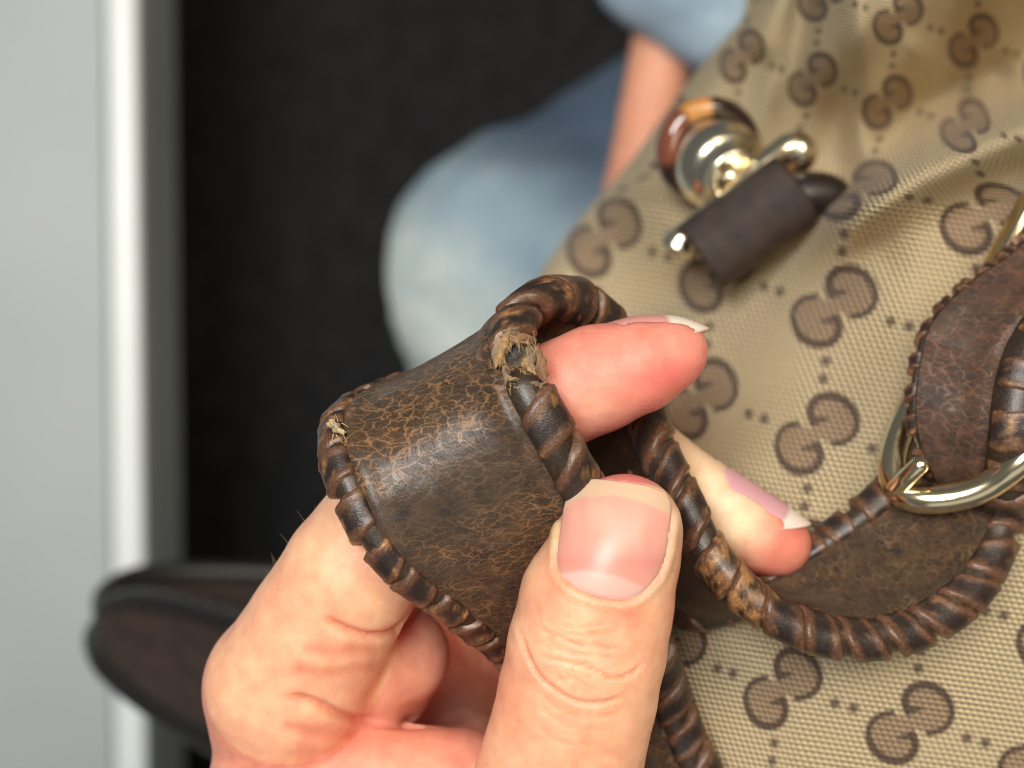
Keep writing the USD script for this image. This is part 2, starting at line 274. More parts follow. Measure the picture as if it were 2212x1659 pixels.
# ------------------------------------------------------------------ the floor and the table
v = np.array([[-900, -900, -950], [900, -900, -950], [900, 900, -950], [-900, 900, -950]], float)
part('/World', 'floor', v, np.array([[0, 1, 2], [0, 2, 3]]), 'carpet', smooth=False, label='dark charcoal carpet floor far below the bag', kind='structure')

D_T = 720.0
edge_top, edge_bot = P(296, 0, D_T), P(316, 1659, D_T)
ax = unit(edge_bot - edge_top); out = np.array([-ax[1], ax[0], 0]); out = out if out[0] > 0 else -out
mid = (edge_top + edge_bot) / 2
def slab(x0, x1, z0, z1, bev, length=1500, seg=6, shear=0.0):
    """A rounded-edge bar along the table's edge: x measured outwards from the edge, z up from the table top."""
    c = []
    for cx, cz, a0 in ((x1 - bev, z1 - bev, 0), (x0 + bev, z1 - bev, 90), (x0 + bev, z0 + bev, 180), (x1 - bev, z0 + bev, 270)):
        for a in np.linspace(a0, a0 + 90, seg): c.append((cx + bev * math.cos(math.radians(a)), cz + bev * math.sin(math.radians(a))))
    c = np.array(c); m = len(c); c[:, 0] += shear * (z1 - c[:, 1])
    rings = [mid + ax * s + out * c[:, :1] + np.array([0, 0, 1.0]) * c[:, 1:] for s in (-length / 2, length / 2)]
    v = np.vstack(rings + [r.mean(0)[None] for r in rings]); f = [*gridfaces(2, m, True)]
    k = np.arange(m); f = np.vstack([f, np.stack([(k + 1) % m, k, np.full(m, 2 * m)], 1), np.stack([m + k, m + (k + 1) % m, np.full(m, 2 * m + 1)], 1)])
    return fixed(v, f)
tb = thing('table', 'pale grey table top with a bright white rim along its edge, at the left', 'table', mid + np.array([-200, 0, -230.]))
part(tb, 'table_top', *slab(-480, -16.5, -24, 0, 1.5), 'table_grey', smooth=35)
part(tb, 'edge_trim', *slab(-16, 0, -22, .8, 3.5), 'table_trim', smooth=35)
part(tb, 'side_panel', *slab(-46, -.6, -66, -22.3, 1.5, shear=.1), 'table_side', smooth=35)
part(tb, 'pedestal', *slab(-440, -360, -229, -24.3, 4, length=500), 'table_side', smooth=35)

# ------------------------------------------------------------------ the person behind: faded jeans, wrist, sleeve
pe = thing('person', 'seated person in faded light blue jeans with bare wrist behind the bag', 'person', P(1400, 500, 600))
def body(groups, step, mat_, name, colour, pad=8, it=4, disp=None, **kw):
    pts = np.vstack([g[0][0] for g in groups]); R = max(g[0][1].max() for g in groups) + pad
    v, f = surface(groups, step, pts.min(0) - R, pts.max(0) + R); v = relax(v, f, it)
    if disp is not None: v = v + normals(v, f) * disp(v)[:, None]
    return part(pe, name, v, f, mat_, col=colour(v), **kw)
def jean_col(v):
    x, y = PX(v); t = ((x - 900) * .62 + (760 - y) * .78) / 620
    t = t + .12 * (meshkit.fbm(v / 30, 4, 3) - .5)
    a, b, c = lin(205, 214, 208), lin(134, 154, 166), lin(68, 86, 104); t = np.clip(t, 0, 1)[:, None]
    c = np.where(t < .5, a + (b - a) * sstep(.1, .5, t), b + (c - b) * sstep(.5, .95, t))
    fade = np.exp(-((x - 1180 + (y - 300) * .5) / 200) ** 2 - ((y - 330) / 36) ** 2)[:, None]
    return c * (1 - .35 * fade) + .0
crinkle = lambda v: 6.0 * (meshkit.fbm(v / np.array([46, 20, 40]), 3, 11) - .5)
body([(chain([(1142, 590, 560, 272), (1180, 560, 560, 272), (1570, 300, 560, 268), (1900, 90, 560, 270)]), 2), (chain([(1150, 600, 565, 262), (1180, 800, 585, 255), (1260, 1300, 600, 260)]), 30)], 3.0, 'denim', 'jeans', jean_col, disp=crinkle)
body([(chain([(1500, -120, 432, 96), (1440, 70, 430, 72), (1405, 230, 428, 66), (1380, 400, 426, 74), (1365, 520, 426, 88), (1420, 800, 426, 96), (1500, 1150, 430, 100)], .85), 2)], 2.0, 'skin', 'forearm', lambda v: np.tile(lin(206, 146, 118), (len(v), 1)))
body([(chain([(1399, -77, 420, 118), (1559, 43, 420, 118)], .9), 2), (chain([(1500, -60, 420, 120), (1760, -330, 420, 230)], .9), 12)], 2.0, 'denim', 'sleeve', lambda v: lin(150, 170, 186) * (.85 + .3 * meshkit.fbm(v / 20, 3, 5))[:, None], disp=crinkle)

# ------------------------------------------------------------------ the handbag: canvas
bag = thing('handbag', 'beige monogram canvas handbag with dark brown whip-stitched leather handles', 'handbag', P(1800, 1000, 300))
A_, B_ = np.array([285.0, 75.0]), np.array([-40.0, 275.0]); O_ = np.array([1681.0, 1487.0])
def motif_raster():
    """One motif of the woven pattern: two interlocked letters, the second the first turned by half a turn. Channels: fill, dark line."""
    S, H = 2, 130; n = 2 * H * S; from PIL import Image, ImageDraw
    arc = np.array([(-38, -22), (-62, -17), (-80, -4), (-89, 18), (-84, 43), (-70, 64), (-50, 77), (-28, 81), (-6, 76), (8, 61), (11, 43), (5, 24)], float); a = spline(arc, 120); fill = np.zeros((n, n), bool)
    yy, xx = (np.mgrid[:n, :n] + .5) / S - H; line = np.zeros((n, n))
    for s in (1, -1):
        im = Image.new('1', (n, n)); ImageDraw.Draw(im).polygon([tuple((s * np.array(p) + H) * S) for p in [*a, (14, 0), (-10, -10)]], fill=1); fill |= np.array(im)
        d, t = seg_dist(xx, yy, s * arc); line = np.maximum(line, sstep(8.5, 4.0, d - 2.5 * sstep(.2, .5, t)))
        d, t = seg_dist(xx, yy, s * np.array([(5.0, 27), (-24, 31)])); line = np.maximum(line, sstep(13, 5, d + 5 * t))
    return S, H, gaussian_filter(fill.astype(float), 2.5), gaussian_filter(np.clip(line, 0, 1), 2.5)
MOT = motif_raster()
def monogram(u, v):
    S, H, fill, line = MOT; M = np.linalg.inv(np.stack([A_, B_], 1)); q = (np.stack([u, v], -1) - O_) @ M.T
    near = np.round(q); loc = (q - near) @ np.stack([A_, B_], 1).T
    c = [(loc[..., 1] / 1.02 + H) * S - .5, (loc[..., 0] / 1.02 + H) * S - .5]
    fl, ln = (map_coordinates(z, c, order=1, mode='constant') for z in (fill, line)); dot = np.zeros_like(fl)
    for t in (.43, .57):
        for e in (np.array([t, 0]), np.array([-t, 0]), np.array([0, t]), np.array([0, -t])):
            d = loc - np.stack([A_, B_], 1) @ e; dot = np.maximum(dot, np.clip(1.6 - np.hypot(d[..., 0], d[..., 1]) / 10, 0, 1))
    return fl, np.maximum(ln, dot * .9)

CLASP_D = 266.0
def bag_depth(x, y):
    d = 209 + 13 * sstep(1300, 350, y) + 66 * sstep(2000, 1200, x) * sstep(1350, 450, y) + 10 * sstep(1700, 1200, x) + 12 * sstep(520, -100, y)
    # the rolled top edge of the front panel and the sagging mouth behind it
    yl = np.interp(x, [1100, 1500, 1700, 1840, 2000, 2212, 2600], [560, 560, 520, 440, 350, 255, 90]); e = yl - y
    w = sstep(1560, 1820, x)
    d = d - w * 16 * np.exp(-((e + 30) / 62) ** 2) + w * (42 * sstep(-15, 95, e) - 42 * sstep(110, 400, e))
    # folds that run up to the top left corner
    for (x0, y0, x1, y1, amp, wd) in ((1740, 0, 1690, 300, 10, 40), (1850, -60, 1880, 330, -9, 50), (1640, 150, 1500, 420, 7, 40), (1980, 120, 1760, 420, -7, 50), (2080, -60, 2060, 200, 6, 45), (1900, 260, 2150, 160, 6, 40), (1560, 700, 1900, 560, 3, 60), (1450, 640, 1250, 760, 4, 60)):
        s, t = seg_dist(x, y, [(x0, y0), (x1, y1)]); d = d + amp * np.exp(-(s / wd) ** 2)
    g = np.exp(-(np.hypot(x - 1590, y - 410) / 210) ** 4); d = d * (1 - g) + CLASP_D * g      # flat where the clasp is sewn on
    return d + 3.0 * (meshkit.fbm(np.stack([x / 260, y / 260, 0 * x], -1), 3, 21) - .5)
SIL = [(1760, -620), (1690, -220), (1660, -40), (1600, 45), (1500, 160), (1360, 350), (1255, 470), (1160, 600), (1100, 720), (1090, 850), (1150, 1000), (1250, 1200), (1300, 1500), (1310, 1950), (1330, 2750)]
ly = np.concatenate([np.linspace(-620, -60, 50, endpoint=False), np.linspace(-60, 1720, 470, endpoint=False), np.linspace(1720, 2750, 130)]); tt = np.concatenate([np.linspace(0, .5, 330, endpoint=False), np.linspace(.5, 1, 150)])[None, :]; nx, ny = tt.shape[1], len(ly); ll = spline(SIL, 500); xl = np.interp(ly, ll[:, 1], ll[:, 0])
gx = xl[:, None] + np.where(tt < .5, (2270 - xl[:, None]) * tt * 2, 2270 - xl[:, None] + (3350 - 2270) * (tt * 2 - 1)); gy = np.repeat(ly[:, None], nx, 1)
gd = bag_depth(gx, gy); eb = np.clip((gx - xl[:, None]) / 70, 0, 1); eb = np.minimum(eb, np.minimum(np.clip((3350 - gx) / 90, 0, 1), np.clip((2750 - gy) / 90, 0, 1))); gd = gd + 24 * (1 - np.sqrt(1 - (1 - eb) ** 2))
front = P(gx, gy, gd)
uu = 1965 + (gx - 1965) * (1 + .75 * sstep(440, 230, gy)) - .18 * np.maximum(0, 1720 - gx); vv = gy - .5 * np.maximum(0, 440 - gy)
fl, ln = monogram(uu, vv)
c0, c1, c2 = lin(206, 186, 148), lin(164, 138, 108), lin(90, 69, 52)
ccol = c0 * (1 - fl[..., None]) + c1 * fl[..., None]; ccol = ccol * (1 - ln[..., None]) + c2 * ln[..., None]
rot = math.radians(8); UVr = np.stack([uu * math.cos(rot) + vv * math.sin(rot), -uu * math.sin(rot) + vv * math.cos(rot)], -1)
back = front.copy(); back[..., 2] = np.minimum(front[..., 2], -245) - 30 - 42 * np.sqrt(np.clip(1 - (1 - np.clip((gx - xl[:, None]) / 400, 0, 1)) ** 2, 0, 1))
sv, sf = shell(front, back)
part(bag, 'canvas_body', *fixed(sv, sf), 'canvas', col=np.vstack([ccol.reshape(-1, 3)] * 2), uv=np.vstack([UVr.reshape(-1, 2)] * 2))

# ------------------------------------------------------------------ leather straps
def lace_colour(v, a, dirt, wear):
    """v: -1..1 across the lace."""
    n1 = meshkit.fbm(a / 1.1, 4, 31); n2 = meshkit.fbm(a / 3.5, 3, 47)
    dark, edge, pale, tan = lin(44, 34, 30), lin(92, 64, 47), lin(132, 100, 76), lin(168, 124, 80)
    k = sstep(.30, .60, np.abs(v) + .6 * (n1 - .5))[..., None]; c = dark * (1 - k) + edge * k
    k = (sstep(.8, .98, np.abs(v)) * sstep(.45, .7, n1))[..., None]; c = c * (1 - k) + pale * k
    k = (sstep(.60, .80, n2 * .35 + n1 * .65 + wear) * .85)[..., None]; c = c * (1 - k) + tan * k
    return c
def strap(name, rungs, rl, rr, thick=2.4, crown=0.0, pitch=(6.0, 6.4), lace_w=(5.3, 6.1), n=260, m=44, matf='strap_leather', slant=(1.0, -1.0), skip=lambda side, s, p: False, wear=lambda p: 0.0, label=None, mask=lambda S: np.full(S.shape[:2], .7), lace_t=.6, phi=2.35):
    r = np.array(rungs, float); L = spline(P(r[:, 0], r[:, 1], r[:, 2]), n); R = spline(P(r[:, 3], r[:, 4], r[:, 5]), n)
    w = np.linspace(0, 1, m)[None, :, None]; S = L[:, None] * (1 - w) + R[:, None] * w
    N = unit(np.cross(np.gradient(S, axis=0), np.gradient(S, axis=1))); N = gaussian_filter(N, (2, 2, 0)); N = unit(N)
    if crown: S = S + N * crown * (4 * w * (1 - w))
    bump = .35 * (meshkit.fbm(S / 2.6, 4, 5) - .5)[..., None]
    C = (L + R) / 2; s = np.concatenate([[0], np.cumsum(np.linalg.norm(np.diff(C, axis=0), axis=1))]); wd = np.linalg.norm(R - L, axis=1)
    uv = np.stack([np.repeat(s[:, None], m, 1), w[..., 0] * wd.mean() * np.ones((n, 1))], -1).reshape(-1, 2)
    we = w * wd[:, None, None]; lip = .75 * (np.exp(-((we - rl) / 1.5) ** 2) * (rl / 3) + np.exp(-((wd[:, None, None] - we - rr) / 1.7) ** 2) * (rr / 3)); hh = thick / 2 + bump + lip
    v, f = shell(S + N * hh, S - N * hh)
    body_ = part(bag, name, *fixed(v, f), matf, uv=np.vstack([uv, uv]), label=label, col=np.tile(mask(S).reshape(-1, 1) * [1, 0, 0] + np.where(np.arange(n) < .53 * n, .5, .06).repeat(m)[:, None] * [0, 1, 0], (2, 1)))
    for side, E, other, rad, sl, pt, lw in (('L', L, R, rl, slant[0], pitch[0], lace_w[0]), ('R', R, L, rr, slant[1], pitch[1], lace_w[1])):
        t, o, b = frame(E, E - other); se = np.concatenate([[0], np.cumsum(np.linalg.norm(np.diff(E, axis=0), axis=1))])
        radv = rad * np.ones(n)
        for i in range(n):
            if skip(side, se[i], E[i]): radv[i] = rad * .5
        radv = gaussian_filter(radv, 2) * (1 + .06 * (meshkit.noise(E / 2.0, 3) - .5) * 2)
        tv, tf = tube(E, radv * .86, 22, ref=E - other)
        part(body_, 'edge_roll', tv, tf, 'lace_leather', col=lin(52, 42, 33) * (.7 + .7 * meshkit.fbm(tv / 1.5, 3, 9))[:, None])
        k = 0; pos = 1.5
        def at(q): return [np.stack([np.interp(q, se, z[:, a]) for a in range(3)], -1) for z in (E, t, o, b)]
        while pos < se[-1] - 1.5:
            here = at(np.array([pos]))[0][0]; wv = lw * (1 + .16 * rng.uniform(-1, 1)); jit = rng.uniform(-.4, .4); sj = sl + rng.uniform(-.45, .45); lift = rng.uniform(-.16, .16)
            if not skip(side, pos, here):
                a_, c_ = 26, 13; ph = np.linspace(-phi, phi, a_)[:, None]; vv_ = np.linspace(-1, 1, c_)[None, :]
                wob = .07 * (meshkit.noise(np.stack([ph + 9.1 * k, 0 * ph + pos, 0 * ph], -1) * 2.2, 17) - .5) * 2
                q = pos + jit + sj * ph * .62 + .25 * np.sin(ph * 1.7 + k) + (vv_ * (wv / 2) * (1 + wob) * (1 - .25 * np.abs(ph / phi) ** 4))
                q = np.clip(q, 0, se[-1]); c, tt_, oo, bb = at(q)
                ends = sstep(1.0, .86, np.abs(ph / phi)); prof = (.78 + .30 * np.exp(-((np.abs(vv_) - .72) / .13) ** 2) + .10 * np.exp(-((np.abs(vv_) - .42) / .07) ** 2)) * sstep(1.0, .86, np.abs(vv_) * .999)
                nz = meshkit.fbm(np.stack([ph * 2.4 + 0 * vv_, vv_ * 1.4 + 0 * ph + 5 * k, 0 * ph + 0 * vv_ + pos], -1), 3, 13) - .5
                rr_ = rad * .97 + lift * ends + lace_t * prof * ends + .22 * nz * ends - .35 * (1 - ends) - .25 * (np.abs(vv_) > .99)
                dirn = 1.10 * np.cos(ph)[..., None] * oo + .84 * np.sin(ph)[..., None] * bb
                top = c + dirn * rr_[..., None]; bot = c + dirn * (rad * .70)
                v, f = shell(top, bot); col = lace_colour(vv_ + 0 * ph, top, 0, wear(here)); col2 = np.vstack([col.reshape(-1, 3), col.reshape(-1, 3) * .6])
                part(body_, 'lace_wrap', *fixed(v, f), 'lace_leather', col=col2)
            k += 1; pos += pt * (1 + .14 * rng.uniform(-1, 1))
    return body_, L, R

main_rungs = [(1560, 2300, 206, 1800, 2200, 206), (1430, 2000, 207, 1650, 1940, 207), (1330, 1760, 208, 1545, 1740, 209), (1250, 1600, 207, 1490, 1640, 207.5), (1180, 1490, 204, 1445, 1530, 206), (1085, 1392, 195, 1400, 1400, 199.5), (980, 1303, 187.5, 1335, 1235, 190.5), (885, 1238, 183.2, 1275, 1110, 184.2),
    (812, 1160, 181.4, 1224, 1020, 180.8), (762, 1060, 181.6, 1182, 938, 179.2), (734, 972, 184, 1142, 862, 179), (742, 906, 189, 1110, 790, 180.5), (800, 866, 195, 1100, 725, 184), (880, 842, 200, 1132, 672, 188.5), (960, 850, 204, 1190, 645, 193),
    (1040, 900, 206, 1258, 664, 198), (1130, 980, 214, 1312, 712, 201.5), (1230, 1080, 220, 1352, 800, 203.5), (1310, 1180, 222, 1388, 885, 203), (1370, 1250, 218, 1428, 985, 199), (1440, 1300, 211, 1478, 1090, 195), (1520, 1330, 206, 1540, 1210, 192.5), (1605, 1305, 206, 1635, 1305, 192),
    (1685, 1255, 205.5, 1745, 1362, 192.5), (1745, 1207, 205, 1860, 1378, 194), (1800, 1165, 205, 1972, 1352, 196.5), (1855, 1125, 205, 2066, 1290, 199), (1905, 1085, 205.5, 2124, 1215, 202), (1955, 1045, 206, 2158, 1130, 204.5), (1990, 1010, 207, 2180, 1050, 206.5), (2010, 980, 208.5, 2200, 985, 208.5)]
torn_at = P(1116, 778, 180)
def skip_main(side, s, p):
    x, y = PX(p)
    if side == 'R': return math.hypot(x - 1110, y - 778) < 43
    return False
wear_main = lambda p: (lambda x, y: .19 * math.exp(-((x - 1600) / 110) ** 2 - ((y - 1260) / 110) ** 2) + (.05 if x < 1300 else -.02))(*PX(p))
def crack_mask(S):
    x, y = PX(S); a = y - (1010 + (x - 1000) * -.62)           # pixels below the crest-to-thumb line
    front = .95 * sstep(-20, -110, a) + .22 + .33 * sstep(40, 190, a)
    return np.where(np.arange(len(S))[:, None] < .53 * len(S), np.clip(front, 0, 1), .28)
handle, HL, HR = strap('handle', main_rungs, 2.3, 2.9, crown=.0, skip=skip_main, wear=wear_main, n=450, m=60, mask=crack_mask, slant=(.5, 1.9), label='cracked brown leather handle with a frayed tear on its rolled edge')

# the frayed tear
cx_, cy_ = 1118, 780; n_ = 48; aa = np.linspace(0, 2 * math.pi, n_, endpoint=False); rr_ = np.linspace(0, 1, 16)
ring = 1 + .2 * (meshkit.noise(np.stack([np.cos(aa) * 2, np.sin(aa) * 2, 0 * aa], -1), 5) - .5) * 2
ex, ey = np.array([.42, .907]), np.array([.907, -.42])
pts, cols = [], []
for r0 in rr_:
    off = r0 * ring[:, None] * (66 * np.cos(aa)[:, None] * ex + 46 * np.sin(aa)[:, None] * ey)
    nz = meshkit.fbm(np.stack([off[:, 0] / 18, off[:, 1] / 18, 0 * aa], -1), 3, 8)
    dep = 177.6 + 1.2 * (1 - r0 ** 2) + 2.6 * (nz - .5) - .8 * math.exp(-((r0 - .84) / .14) ** 2) + (2.0 * max(0, r0 - .8) / .2) + .012 * off[:, 0] * .2 + .016 * np.abs(off[:, 0])
    pts.append(P(cx_ + off[:, 0], cy_ + off[:, 1], dep))
    X_, Y_ = cx_ + off[:, 0], cy_ + off[:, 1]; t = np.clip(.35 + 1.2 * (nz - .5) + .55 * np.exp(-((X_ - 1142) ** 2 + (Y_ - 798) ** 2) / 900) - .6 * np.exp(-((X_ - 1110) ** 2 + (Y_ - 764) ** 2) / 700) + .5 * sstep(1096, 1080, X_), 0, 1)[:, None]
    cols.append(lin(58, 52, 46) * (1 - t) + lin(206, 168, 122) * t)
v = np.vstack(pts); f = gridfaces(len(rr_), n_, True)
vb = v + np.array([0, 0, -3.0]); V2 = np.vstack([v, vb]); F2 = np.vstack([f, f[:, ::-1] + len(v)])
part(handle, 'torn_patch', V2, F2, 'suede', col=np.vstack([np.vstack(cols)] * 2), label='frayed tan suede where the rolled edge has torn')
flake = []
for (x, y, w_, h_, a0, z_, col) in ((1170, 792, 12, 30, -.25, 177.4, lin(150, 112, 74)), (727, 924, 9, 22, -.9, 181.6, lin(206, 182, 136)), (1088, 752, 13, 44, .35, 176.9, lin(176, 136, 86)), (1150, 838, 30, 13, -.2, 177.2, lin(150, 118, 80)), (1120, 730, 34, 12, .2, 176.6, lin(140, 100, 66))):
    p, q = np.meshgrid(np.linspace(-1, 1, 12), np.linspace(-1, 1, 18)); rag = 1 + .5 * (meshkit.noise(np.stack([p * 3 + x, q * 3, 0 * p], -1), 4) - .5) * 2
    px, py = p * w_ * rag * np.sqrt(1 - .8 * q ** 2), q * h_ * (1 + .25 * (rag - 1)); X, Y = x + px * math.cos(a0) - py * math.sin(a0), y + px * math.sin(a0) + py * math.cos(a0)
    nz = meshkit.fbm(np.stack([X / 9, Y / 9, 0 * X], -1), 3, 2); dp = z_ + 1.0 * p ** 2 + 1.1 * (nz - .5); v, f = shell(P(X, Y, dp), P(X, Y, dp + .7))
    cl = (col * (.5 + nz[..., None])).reshape(-1, 3); part(handle, 'torn_flap', *fixed(v, f), 'suede', col=np.vstack([cl, cl]))
st, wd_ = [], []
for i in range(130):
    if i < 50: a = rng.uniform(0, 1); x0, y0 = 1076 + 90 * a + rng.normal(0, 5), 748 - 60 * a * (1 - a) + rng.normal(0, 8); d2 = np.array([.25 - .5 * (a - .5), -1]) ; z0_ = 176.5
    elif i < 80: a = rng.uniform(0, 1); x0, y0 = 1086 + 22 * a + rng.normal(0, 5), 770 + 70 * a; d2 = np.array([.6, -.6]); z0_ = 177.0
    else: a = rng.uniform(0, 2 * math.pi); r0 = math.sqrt(rng.uniform(0, 1)) * 34; x0, y0 = 1140 + r0 * math.cos(a) * .8, 800 + r0 * math.sin(a); d2 = np.array([.3, -.9]); z0_ = 178.0
    dr = unit(np.array([d2[0] + rng.normal(0, .45), d2[1] + rng.normal(0, .45), rng.normal(.05, .25)])); ln_ = rng.uniform(.4, 1.6); bend = unit(rng.normal(size=3)) * .22; p0 = P(x0, y0, z0_ + rng.uniform(-.3, .5))
    st.append(np.array([p0 + dr * ln_ * t + bend * ln_ * t * t for t in np.linspace(0, 1, 5)])); wd_.append((.05, .02))
for (x, y) in ((728, 925), (1240, 1500)):
    for i in range(9):
        p0 = P(x + rng.uniform(-10, 14), y + rng.uniform(-16, 16), 182.5); dr = unit(np.array([rng.normal() * .5 + .2, rng.normal(), .6])); ln_ = rng.uniform(.6, 1.6)
        st.append(np.array([p0 + dr * ln_ * t for t in np.linspace(0, 1, 4)])); wd_.append((.12, .05))
curves(handle, 'fibre', st, wd_, 'fibre', kind='stuff')

# the handle's end, folded over the ring
end_rungs = [(2540, 230, 212, 2700, 370, 212), (2410, 330, 213, 2560, 460, 212), (2290, 440, 212, 2440, 560, 210), (2190, 550, 208, 2350, 640, 204), (2085, 630, 205, 2290, 680, 200), (2010, 710, 203, 2226, 765, 198), (1985, 800, 201.5, 2198, 850, 197), (1978, 900, 201, 2186, 930, 197), (1998, 975, 202, 2178, 990, 199), (2030, 1040, 204.5, 2165, 1045, 201.5), (2050, 1075, 207, 2165, 1080, 206)]
strap('handle_end', end_rungs, .9, 4.2, n=150, m=40, matf='blurred_leather', slant=(.6, -.5), lace_w=(2.6, 5.2), pitch=(4.2, 5.6), wear=lambda p: .06, label='leather end of the handle folded over the gold ring')

# the second handle, out of focus beside the hand
def ribbon_plain(name, rungs, thick, matf, n=90, label=None, edge=1.6):
    r = np.array(rungs, float); L = spline(P(r[:, 0], r[:, 1], r[:, 2]), n); R = spline(P(r[:, 3], r[:, 4], r[:, 5]), n); w = np.linspace(0, 1, 16)[None, :, None]
    S = L[:, None] * (1 - w) + R[:, None] * w; N = unit(np.cross(np.gradient(S, axis=0), np.gradient(S, axis=1)))
    uv = np.stack([np.repeat(np.arange(n)[:, None], 16, 1), w[..., 0] * 20 * np.ones((n, 1))], -1).reshape(-1, 2)
    b = part(bag, name, *fixed(*shell(S + N * thick / 2, S - N * thick / 2)), matf, uv=np.vstack([uv, uv]), label=label, col=np.tile([.5, .05, 0], (2 * len(uv), 1)))
    for E in (L, R): tv, tf = tube(E, edge, 14); part(b, 'edge_roll', tv, tf, 'lace_leather', col=np.tile(lin(28, 26, 25), (len(tv), 1)))
    return b
ribbon_plain('second_handle', [(820, 1410, 330, 760, 1720, 345), (640, 1375, 350, 620, 1668, 350), (480, 1335, 372, 490, 1618, 362), (340, 1300, 390, 360, 1545, 376), (262, 1300, 402, 264, 1475, 388), (226, 1320, 410, 215, 1420, 398), (232, 1280, 420, 212, 1360, 414), (300, 1245, 430, 290, 1320, 432), (420, 1236, 438, 420, 1330, 442), (600, 1240, 444, 600, 1350, 448), (760, 1250, 446, 760, 1380, 450)], 3.5, 'tab_leather', label='second brown leather handle, looped over the table edge', edge=3.2)

# gold ring
gr = part(bag, 'ring', *tube(spline(P(*np.array([(2330, 300, 216), (2260, 390, 215), (2200, 490, 214), (2140, 600, 212), (2060, 740, 211), (1985, 850, 209), (1945, 930, 207), (1928, 1000, 205), (1940, 1058, 203), (1990, 1078, 201), (2070, 1072, 199.5), (2140, 1045, 198), (2210, 990, 196), (2300, 890, 196), (2420, 700, 206)], float).T), 160), 2.0, 24), 'gold', label='pale gold ring that joins the handle to the bag')
part(gr, 'prong', *tube(spline(P(*np.array([(1925, 1066, 202.5), (1960, 1030, 200), (2000, 992, 198.5)], float).T), 12), np.array([.6] + [1.35] * 10 + [.6]), 18), 'gold')

# the toggle clasp
def disc_profile(c, axis, prof, m=40):
    """Surface of revolution: prof is (distance along axis, radius) in mm."""
    axis = unit(np.asarray(axis, float)); u = unit(np.cross(axis, [0.3, 1, 0.2])); w = np.cross(axis, u); ph = np.arange(m) / m * 2 * math.pi
    v = np.vstack([c + axis * a + r * (np.cos(ph)[:, None] * u + np.sin(ph)[:, None] * w) for a, r in prof]); return fixed(v, gridfaces(len(prof), m, True))
tdir = unit(np.array([.15, -.25, 1.0]))
cc = P(1530, 325, 258); ph = np.linspace(0, 2 * math.pi, 73)[:-1]; uu_ = unit(np.cross([0, 1, 0], tdir)); ww_ = np.cross(tdir, uu_)
ringc = cc + 7.4 * (np.cos(ph)[:, None] * uu_ + np.sin(ph)[:, None] * ww_); mm = 16; qq = np.arange(mm) / mm * 2 * math.pi
rad_dir = np.cos(ph)[:, None] * uu_ + np.sin(ph)[:, None] * ww_
tv = (ringc[:, None] + 2.1 * np.cos(qq)[None, :, None] * rad_dir[:, None] + 2.6 * np.sin(qq)[None, :, None] * tdir).reshape(-1, 3)
i, j = np.meshgrid(np.arange(72), np.arange(mm), indexing='ij'); q4 = np.stack([i * mm + j, i * mm + (j + 1) % mm, (i + 1) % 72 * mm + (j + 1) % mm, (i + 1) % 72 * mm + j], -1).reshape(-1, 4)
tf = np.vstack([q4[:, [0, 1, 2]], q4[:, [0, 2, 3]]]); ang = np.repeat(np.degrees(ph), mm)
amber = sstep(22, 14, np.abs((ang - 112 + 180) % 360 - 180)); red = sstep(40, 25, np.abs((ang - 165 + 180) % 360 - 180)); grey = sstep(14, 8, np.abs((ang - 88 + 180) % 360 - 180)) * 0
tcol = lin(38, 24, 20) * (1 - amber[:, None]) + lin(176, 122, 68) * amber[:, None]; tcol = tcol * (1 - red[:, None]) + lin(110, 62, 44) * red[:, None]

clasp = part(bag, 'clasp_ring', *fixed(tv, tf), 'tortoiseshell', col=tcol, label='round tortoiseshell clasp ring with an amber patch')
kn = P(1562, 362, 253); kax = unit(np.array([.22, -.42, 1.0]))
part(clasp, 'knob', *disc_profile(kn, kax, [(-6, 1.0), (-6, 6.5), (-4.5, 7.4), (-2.2, 8.0), (0, 7.8), (2.0, 6.9), (3.0, 6.0), (3.4, 4.9), (5.2, 4.6), (6.4, 4.7), (6.9, 4.4), (6.9, 3.7), (6.0, 3.4), (1.0, 3.2), (1.0, .05)]), 'silver')
bar = spline(P(*np.array([(1462, 540, 254), (1488, 500, 252), (1540, 455, 249), (1600, 405, 247), (1655, 350, 248), (1700, 325, 250), (1748, 345, 252)], float).T), 60)
s_ = np.linspace(0, 1, 60); part(clasp, 'toggle_bar', *tube(bar, 1.9 + 1.5 * np.exp(-((s_ - .04) / .10) ** 2) + 1.7 * np.exp(-((s_ - .9) / .10) ** 2) - 1.2 * (np.abs(s_ - .5) > .485), 22), 'silver')
# leather roll over the bar
pa, pb = P(1510, 560, 244), P(1718, 408, 244); axr = unit(pb - pa); up = unit(np.array([0, 0, 1.0]) - axr * axr[2]); sd = np.cross(axr, up)
angs = np.radians(np.linspace(-20, 235, 40)); nl = 30; tl = np.linspace(0, 1, nl)
def roll(rad, o0, o1): return np.stack([[pa + axr * (np.linalg.norm(pb - pa) * t) + (rad + .15 * math.sin(9 * t)) * (1.15 * math.cos(a) * sd * -1 + .8 * math.sin(a) * up) for a in angs] for t in tl])
ro, ri = roll(5.6, 0, 0), roll(4.3, 0, 0)
uvr = np.stack(np.meshgrid(tl * 22, np.arange(40) * .6, indexing='ij'), -1).reshape(-1, 2)
lr = part(bag, 'toggle_tab', *fixed(*shell(ro, ri)), 'tab_leather', uv=np.vstack([uvr, uvr]), col=np.tile([.25, .05, 0], (2 * len(uvr), 1)), label='dark brown leather tab rolled over the clasp bar')
tipc = spline(P(*np.array([(1690, 440, 247), (1740, 425, 248), (1790, 428, 249), (1815, 440, 250)], float).T), 12)
